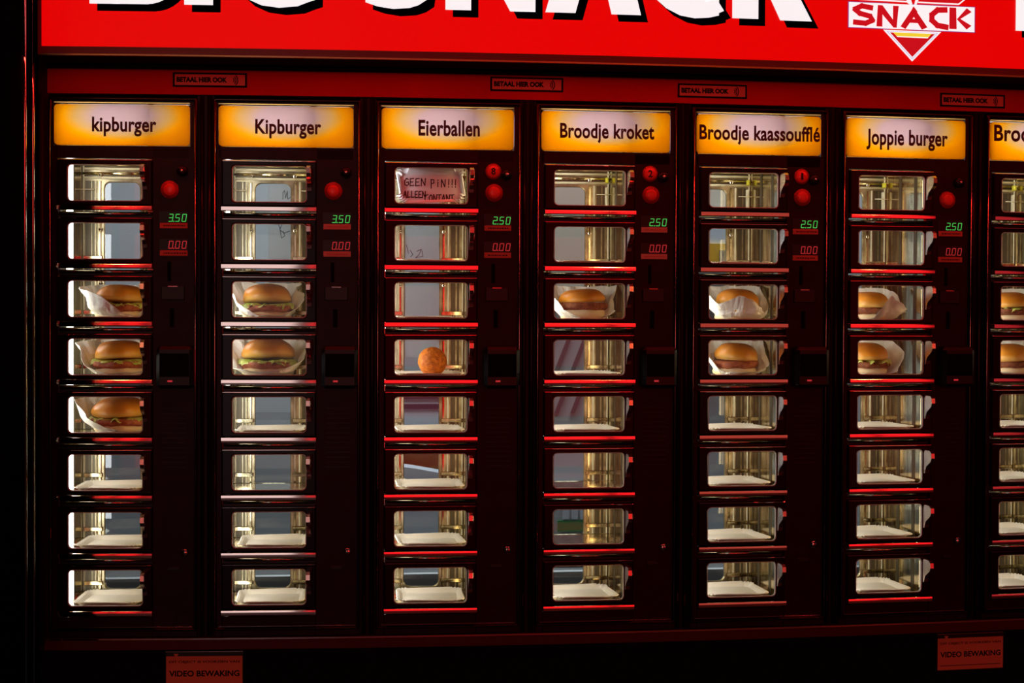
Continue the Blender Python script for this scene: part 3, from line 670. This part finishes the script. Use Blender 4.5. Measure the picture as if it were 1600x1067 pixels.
LET.append(arcband(.366,.1190,.100,.1215,.052,2.3,40,298)+rect(.3830,.4243,.0118,.110)+rect(.350,.4243,.082,.120)+[[(.375,.0),(.40,.0035),(.4243,.0118),(.4243,.03),(.375,.05)]])
LET.append([[(.5073,.0),(.5073,.058),(.555,.05),(.60,.05),(.612,.030),(.6080,.0125),(.594,.004),(.575,.0),(.556,-.0015),(.535,.0008),(.5155,.0065),(.5073,.0095)]]+arcband(.556,.060,.060,.0615,.046,2.2,-60,95)+arcband(.560,.180,.052,.062,.044,2.2,60,275))
LET[-1][0]=[(.5073,.0095),(.5275,.0030),(.5540,-.0008),(.5810,.0015),(.5960,.0065),(.610,.016),(.612,.03),(.59,.05),(.53,.055),(.5073,.06)]
LET.append(rect(.6412,.6844,0,H)+rect(.7510,.7935,0,H)+[[(.7505,0),(.7935,0),(.7935,.06),(.6844,H),(.6412,H),(.6412,.20)]])
LET.append([[(.8106,0),(.8621,0),(.9145,.19),(.880,H)],[(.9245,-.0005),(.9755,-.0005),(.9160,H),(.870,H),(.8850,.16)],[(.872,.045),(.925,.045),(.915,.085),(.880,.085)]])
LET.append(arcband(1.0715,.1195,.106,.1225,.052,2.0,40,298)+[[(1.0694,-.003),(1.095,-.001),(1.1123,.0032),(1.1123,.065),(1.0694,.05)]]+rect(1.072,1.1123,.17,.23))
LET.append(rect(1.1362,1.1825,-.0005,H)+[[(1.2220,-.0015),(1.2790,-.0015),(1.2060,.130),(1.165,.115)],[(1.165,.10),(1.215,.115),(1.275,H),(1.215,H)]])
LET.append(rect(1.6615,1.712,-.003,H)+rect(1.69,1.80,-.003,.04)+rect(1.69,1.80,.1,.14)+rect(1.69,1.80,H-.04,H))
for k,polys in enumerate(LET):
    for nm,m_,dx,dz,yy in (('letter_shadow','sign_navy',.0125,-.0118,SY-.0006),('letter','sign_white',0,0,SY-.0016)):
        b=MB()
        for q,P in enumerate(polys): b.prism([(x+dx,LB+z+dz) for x,z in P],yy-.00001*q,yy+.0005,m_)
        sp(b,nm)
# emblem
b=MB(); y=SY-.0006
b.prism([(1.3450,Z0+.2922),(1.5836,Z0+.2918),(1.5836,Z0+.2455),(1.3450,Z0+.2459)],y,y+.0005,'logo_purple')
b.prism([(1.3467,Z0+.2908),(1.5820,Z0+.2904),(1.5820,Z0+.2468),(1.3467,Z0+.2472)],y-.0006,y,'sign_white')
def tri(xl,xr,zt,xa,za,yy,m_): b.prism([(xl,Z0+zt),(xr,Z0+zt),(xa,Z0+za)],yy,yy+.0003,m_)
tri(1.4105,1.5190,.2448,1.4648,.1912,y-.0002,'sign_white')
for s_,dy,m_ in ((.885,.0004,'logo_blue'),(.845,.0006,'sign_white'),(.775,.0008,'logo_red')):
    cx,cz=1.4648,.2448-.0536*.36
    tri(cx-.0543*s_,cx+.0543*s_,cz+(.2448-cz)*s_,cx,cz+(.1912-cz)*s_,y-dy,m_)
b.prism([(1.4290,Z0+.2412),(1.5005,Z0+.2408),(1.4930,Z0+.2325),(1.4365,Z0+.2328)],y-.0012,y-.0009,'sign_white')
b.prism([(1.4280,Z0+.2408),(1.5005,Z0+.2404),(1.4940,Z0+.2343),(1.4350,Z0+.2346)],y-.0015,y-.0012,'logo_yellow')
for P in ([(1.366,.2952),(1.455,.2942),(1.455,.2965),(1.366,.2975)],[(1.475,.2940),(1.552,.2936),(1.570,.3080),(1.567,.3080),(1.551,.2958),(1.475,.2962)],[(1.455,.2935),(1.459,.2910),(1.464,.2910),(1.458,.310),(1.450,.310)],[(1.468,.2910),(1.472,.2910),(1.480,.310),(1.473,.310)]):
    b.prism([(x,Z0+z) for x,z in P],y-.0012,y,'sign_white')
b.prism([(1.366,Z0+.2975),(1.45,Z0+.2968),(1.444,Z0+.330),(1.38,Z0+.330)],y-.0003,y,'logo_red'); b.prism([(1.48,Z0+.2965),(1.551,Z0+.296),(1.58,Z0+.330),(1.485,Z0+.330)],y-.0003,y,'logo_red')
sp(b,'emblem','white and dark red diamond emblem with a yellow bar')
b=MB(); yl=y-.0011
def LP(u,v): return (1.3467+.2353*u,Z0+.2472+.0434*v)
def poly(P): b.prism([LP(*p) for p in P],yl-.0002,yl,'logo_red')
def strok(P,w):
    ribbon(b,[LP(*p) for p in P],w,yl,'logo_red')
strok([(.175,.80),(.10,.86),(.045,.72),(.085,.56),(.165,.46),(.185,.30),(.13,.17),(.045,.20)],.0092)
poly([(.215,.06),(.262,.06),(.262,.92),(.225,.92)]); poly([(.225,.92),(.262,.92),(.375,.16),(.375,.04),(.350,.04),(.240,.68)]); poly([(.345,.92),(.390,.92),(.375,.04),(.345,.22)])
poly([(.405,.10),(.445,.0),(.540,.72),(.510,.92)]); poly([(.505,.92),(.620,.10),(.575,.0),(.485,.70)]); poly([(.45,.26),(.575,.26),(.562,.42),(.462,.42)])
strok([(.765,.84),(.70,.82),(.655,.62),(.655,.40),(.70,.20),(.775,.14)],.0100)
poly([(.795,.08),(.855,.08),(.850,.95),(.795,.95)]); poly([(.855,.48),(.935,.95),(.975,.80),(.885,.50),(.975,.24),(.935,.08)])
sp(b,'emblem_lettering','dark red SNACK lettering')

# ------------------------------------------------------------------ kitchen behind the glass
def S(b,name): return tag(b.build(name),kind='structure')
b=MB(); b.box(-1.2,3.6,2.00,2.10,0,2.9,'kitchen_grey')
for k in range(12): b.box(-1.1+.38*k,-1.092+.38*k,1.995,2.0,0,2.9,'kitchen_dark')
S(b,'wall_back')
b=MB(); b.box(-1.2,-1.1,.62,2.0,0,2.9,'kitchen_grey'); S(b,'wall_side'); b=MB(); b.box(3.5,3.6,.30,2.0,0,2.9,'kitchen_grey'); S(b,'wall_right')
b=MB(); b.box(-1.2,3.6,.30,2.1,2.9,3.0,'kitchen_grey'); S(b,'ceiling')
b=MB(); b.box(-1.1,3.5,.30,2.0,-.05,0,'kitchen_dark'); S(b,'floor')
def thing(b,name,label,cat,group=None): return tag(b.build(name),label,cat,group)
b=MB(); b.box(-.9,3.3,1.42,1.99,.76,.80,'kitchen_steel',.004)
for x in (-.85,.5,1.9,3.25):
    for yy in (1.45,1.95): b.box(x-.02,x+.02,yy-.02,yy+.02,0,.76,'kitchen_steel')
thing(b,'work_table','steel work table in the kitchen behind the columns','table')
b=MB(); b.box(-.30,.42,1.55,1.95,.8005,1.20,'kitchen_dark',.03); b.box(-.25,.37,1.545,1.55,.88,1.13,'kitchen_grey',.002); thing(b,'oven','dark oven on the steel table seen through the two left columns','oven')
b=MB(); b.box(.50,.95,1.62,1.85,.8005,1.125,'carton',.003); thing(b,'carton','brown carton under the white and navy pack, seen through the sixth Eierballen window','box')
b=MB(); b.box(.50,.95,1.60,1.80,1.1255,1.32,'pack_white',.004); b.box(.499,.951,1.597,1.601,1.256,1.270,'pack_navy'); b.box(.499,.951,1.597,1.601,1.228,1.242,'pack_navy')
thing(b,'printed_pack','white pack with two navy stripes seen through the fifth Eierballen window','box')
b=MB(); b.prism([(.52,.8005),(.76,.8005),(.76,1.06),(.68,1.075),(.60,1.085),(.52,1.06)],1.47,1.57,'pack_white'); thing(b,'white_box','white box standing before the brown carton behind the Eierballen column','box')
b=MB(); b.box(1.00,1.30,1.46,1.52,.8005,1.02,'kitchen_grey',.01)
for k in range(4): b.box(1.085+.024*k,1.102+.024*k,1.455,1.4605,.934,.968,'pack_white')
b.box(1.07,1.20,1.456,1.4605,.900,.930,'pack_green'); thing(b,'tool_box','grey box with white tags and a green stripe behind the Broodje kroket column','box')
def cupboard(x0,x1,label):
    b=MB(); b.box(x0,x1,1.53,1.95,.8005,1.96,'kitchen_grey',.003); o=thing(b,'cupboard',label,'cupboard')
    b=MB(); b.box(x0,x1,1.520,1.5295,1.52,1.95,'cream_panel'); b.build('upper_panel',o)['label']='cream upper door'
    return o
o=cupboard(.98,1.32,'grey cupboard with cream top and slanted slots behind the Broodje kroket column')
b=MB(); x0=1.00
for k in range(9):
    x=.98+.045*k; b.prism([(x,1.22),(x+.012,1.22),(x+.112,1.48),(x+.100,1.48)],1.524,1.5295,'kitchen_dark')
b.build('louvre',o)
o=cupboard(1.36,1.75,'grey cupboard with cream top behind the Broodje kaassouffle column')
b=MB(); b.box(1.37,1.74,1.43,1.5295,1.565,1.5795,'kitchen_steel'); b.build('bracket_shelf',o)
b=MB(); b.box(1.40,1.70,1.45,1.485,1.58,1.74,'pack_white',.003); b.box(1.399,1.701,1.444,1.451,1.62,1.69,'pack_yellow'); b.box(1.515,1.530,1.440,1.446,1.64,1.672,'pack_navy'); thing(b,'snack_pack','white and yellow package behind the second Broodje kaassouffle window','package')

# ------------------------------------------------------------------ street opposite (seen in the polished ledges)
b=MB(); b.box(-8,12,-10.3,-.0001-.30,-.12,0,'pavement'); S(b,'ground')
b=MB(); b.box(-8,12,-10.6,-10,0,7,'street_wall'); S(b,'wall_opposite')
def lit(name,label,x0,x1,z0,z1,m,bars=0):
    b=MB(); b.box(x0,x1,-9.99,-9.96,z0,z1,m); b.box(x0-.05,x0,-9.995,-9.94,z0,z1,'street_wall'); b.box(x1,x1+.05,-9.995,-9.94,z0,z1,'street_wall')
    for k in range(bars): b.box(x0,x1,-9.96,-9.95,z0+(z1-z0)*(k+1)/(bars+1)-.03,z0+(z1-z0)*(k+1)/(bars+1)+.03,'street_wall')
    return thing(b,name,label,'light','lit fronts across the street')
lit('shop_window','pale lit shop window across the street',-1.80,-.76,0,4.6,'lit_window')
lit('neon_sign','slim red neon sign just right of the pale shop window across the street',-.655,-.60,0,4.6,'neon_red')
lit('amber_window','amber lit window at the far left across the street',-3.80,-3.03,0,4.6,'lit_amber')
lit('neon_sign','red neon sign beside the amber window across the street',-2.97,-2.62,0,4.6,'neon_red')
lit('neon_sign','dull pinkish neon sign left of the pale shop window',-2.56,-2.10,0,4.6,'neon_dull')
lit('neon_sign','red neon sign opposite the Eierballen column',.22,1.55,0,4.6,'neon_red')
lit('neon_sign','red neon sign opposite the Broodje kroket column',2.05,3.45,0,4.6,'neon_red')
lit('neon_sign','brownish neon sign opposite the Broodje kaassouffle column',3.95,5.35,0,4.6,'neon_brown')
lit('neon_sign','red neon sign opposite the Joppie burger column',5.85,7.25,0,4.6,'neon_red')
lit('neon_sign','dim neon sign at the far right across the street',7.7,9.0,0,4.6,'neon_dull')
for x,lab in ((-2.70,'globe lamp on a thin post before the left red neon sign'),(2.90,'globe lamp on a thin post before the kroket neon sign'),(6.47,'globe lamp on a thin post before the Joppie neon sign')):
    b=MB(); b.sphere((x,-9.5,3.6),(.085,.085,.085),'neon_hot',20,12); b.tube((x,-9.5,0),(x,-9.5,3.53),.03,'street_wall',10); thing(b,'globe_lamp',lab,'lamp','globe lamps across the street')

# ------------------------------------------------------------------ lights
def area(name,loc,rot,sx,sy,e,col):
    l=bpy.data.lights.new(name,'AREA'); l.shape='RECTANGLE'; l.size=sx; l.size_y=sy; l.energy=e; l.color=col
    o=bpy.data.objects.new(name,l); C.objects.link(o); o.location=loc; o.rotation_euler=rot; return o
area('kitchen_ceiling_light',(1.1,1.2,2.85),(0,0,0),3.2,.5,38,(.90,.95,1.0))
area('red_front_fill',(.9,-.95,2.75),(R(28),0,0),2.4,.08,1.9,(1,.07,.06))  # unseen red area light, added to tint the unit fronts
area('fascia_fill',(.95,-.090,Z0+.1645),(0,0,0),2.0,.010,1.1,(1,.03,.02))  # added strip light that reddens the fascia, not a known lamp
w=bpy.data.worlds.new('world'); sc.world=w; w.use_nodes=True
w.node_tree.nodes['Background'].inputs[0].default_value=(.035,.028,.045,1); w.node_tree.nodes['Background'].inputs[1].default_value=.12
sc.view_settings.view_transform='Standard'; sc.view_settings.look='None'; sc.view_settings.gamma=1; sc.view_settings.exposure=0; sc.view_settings.use_curve_mapping=False
sc.cycles.max_bounces=10; sc.cycles.glossy_bounces=6; sc.cycles.transparent_max_bounces=10; sc.cycles.diffuse_bounces=3
sc.cycles.sample_clamp_indirect=6; sc.cycles.caustics_reflective=True
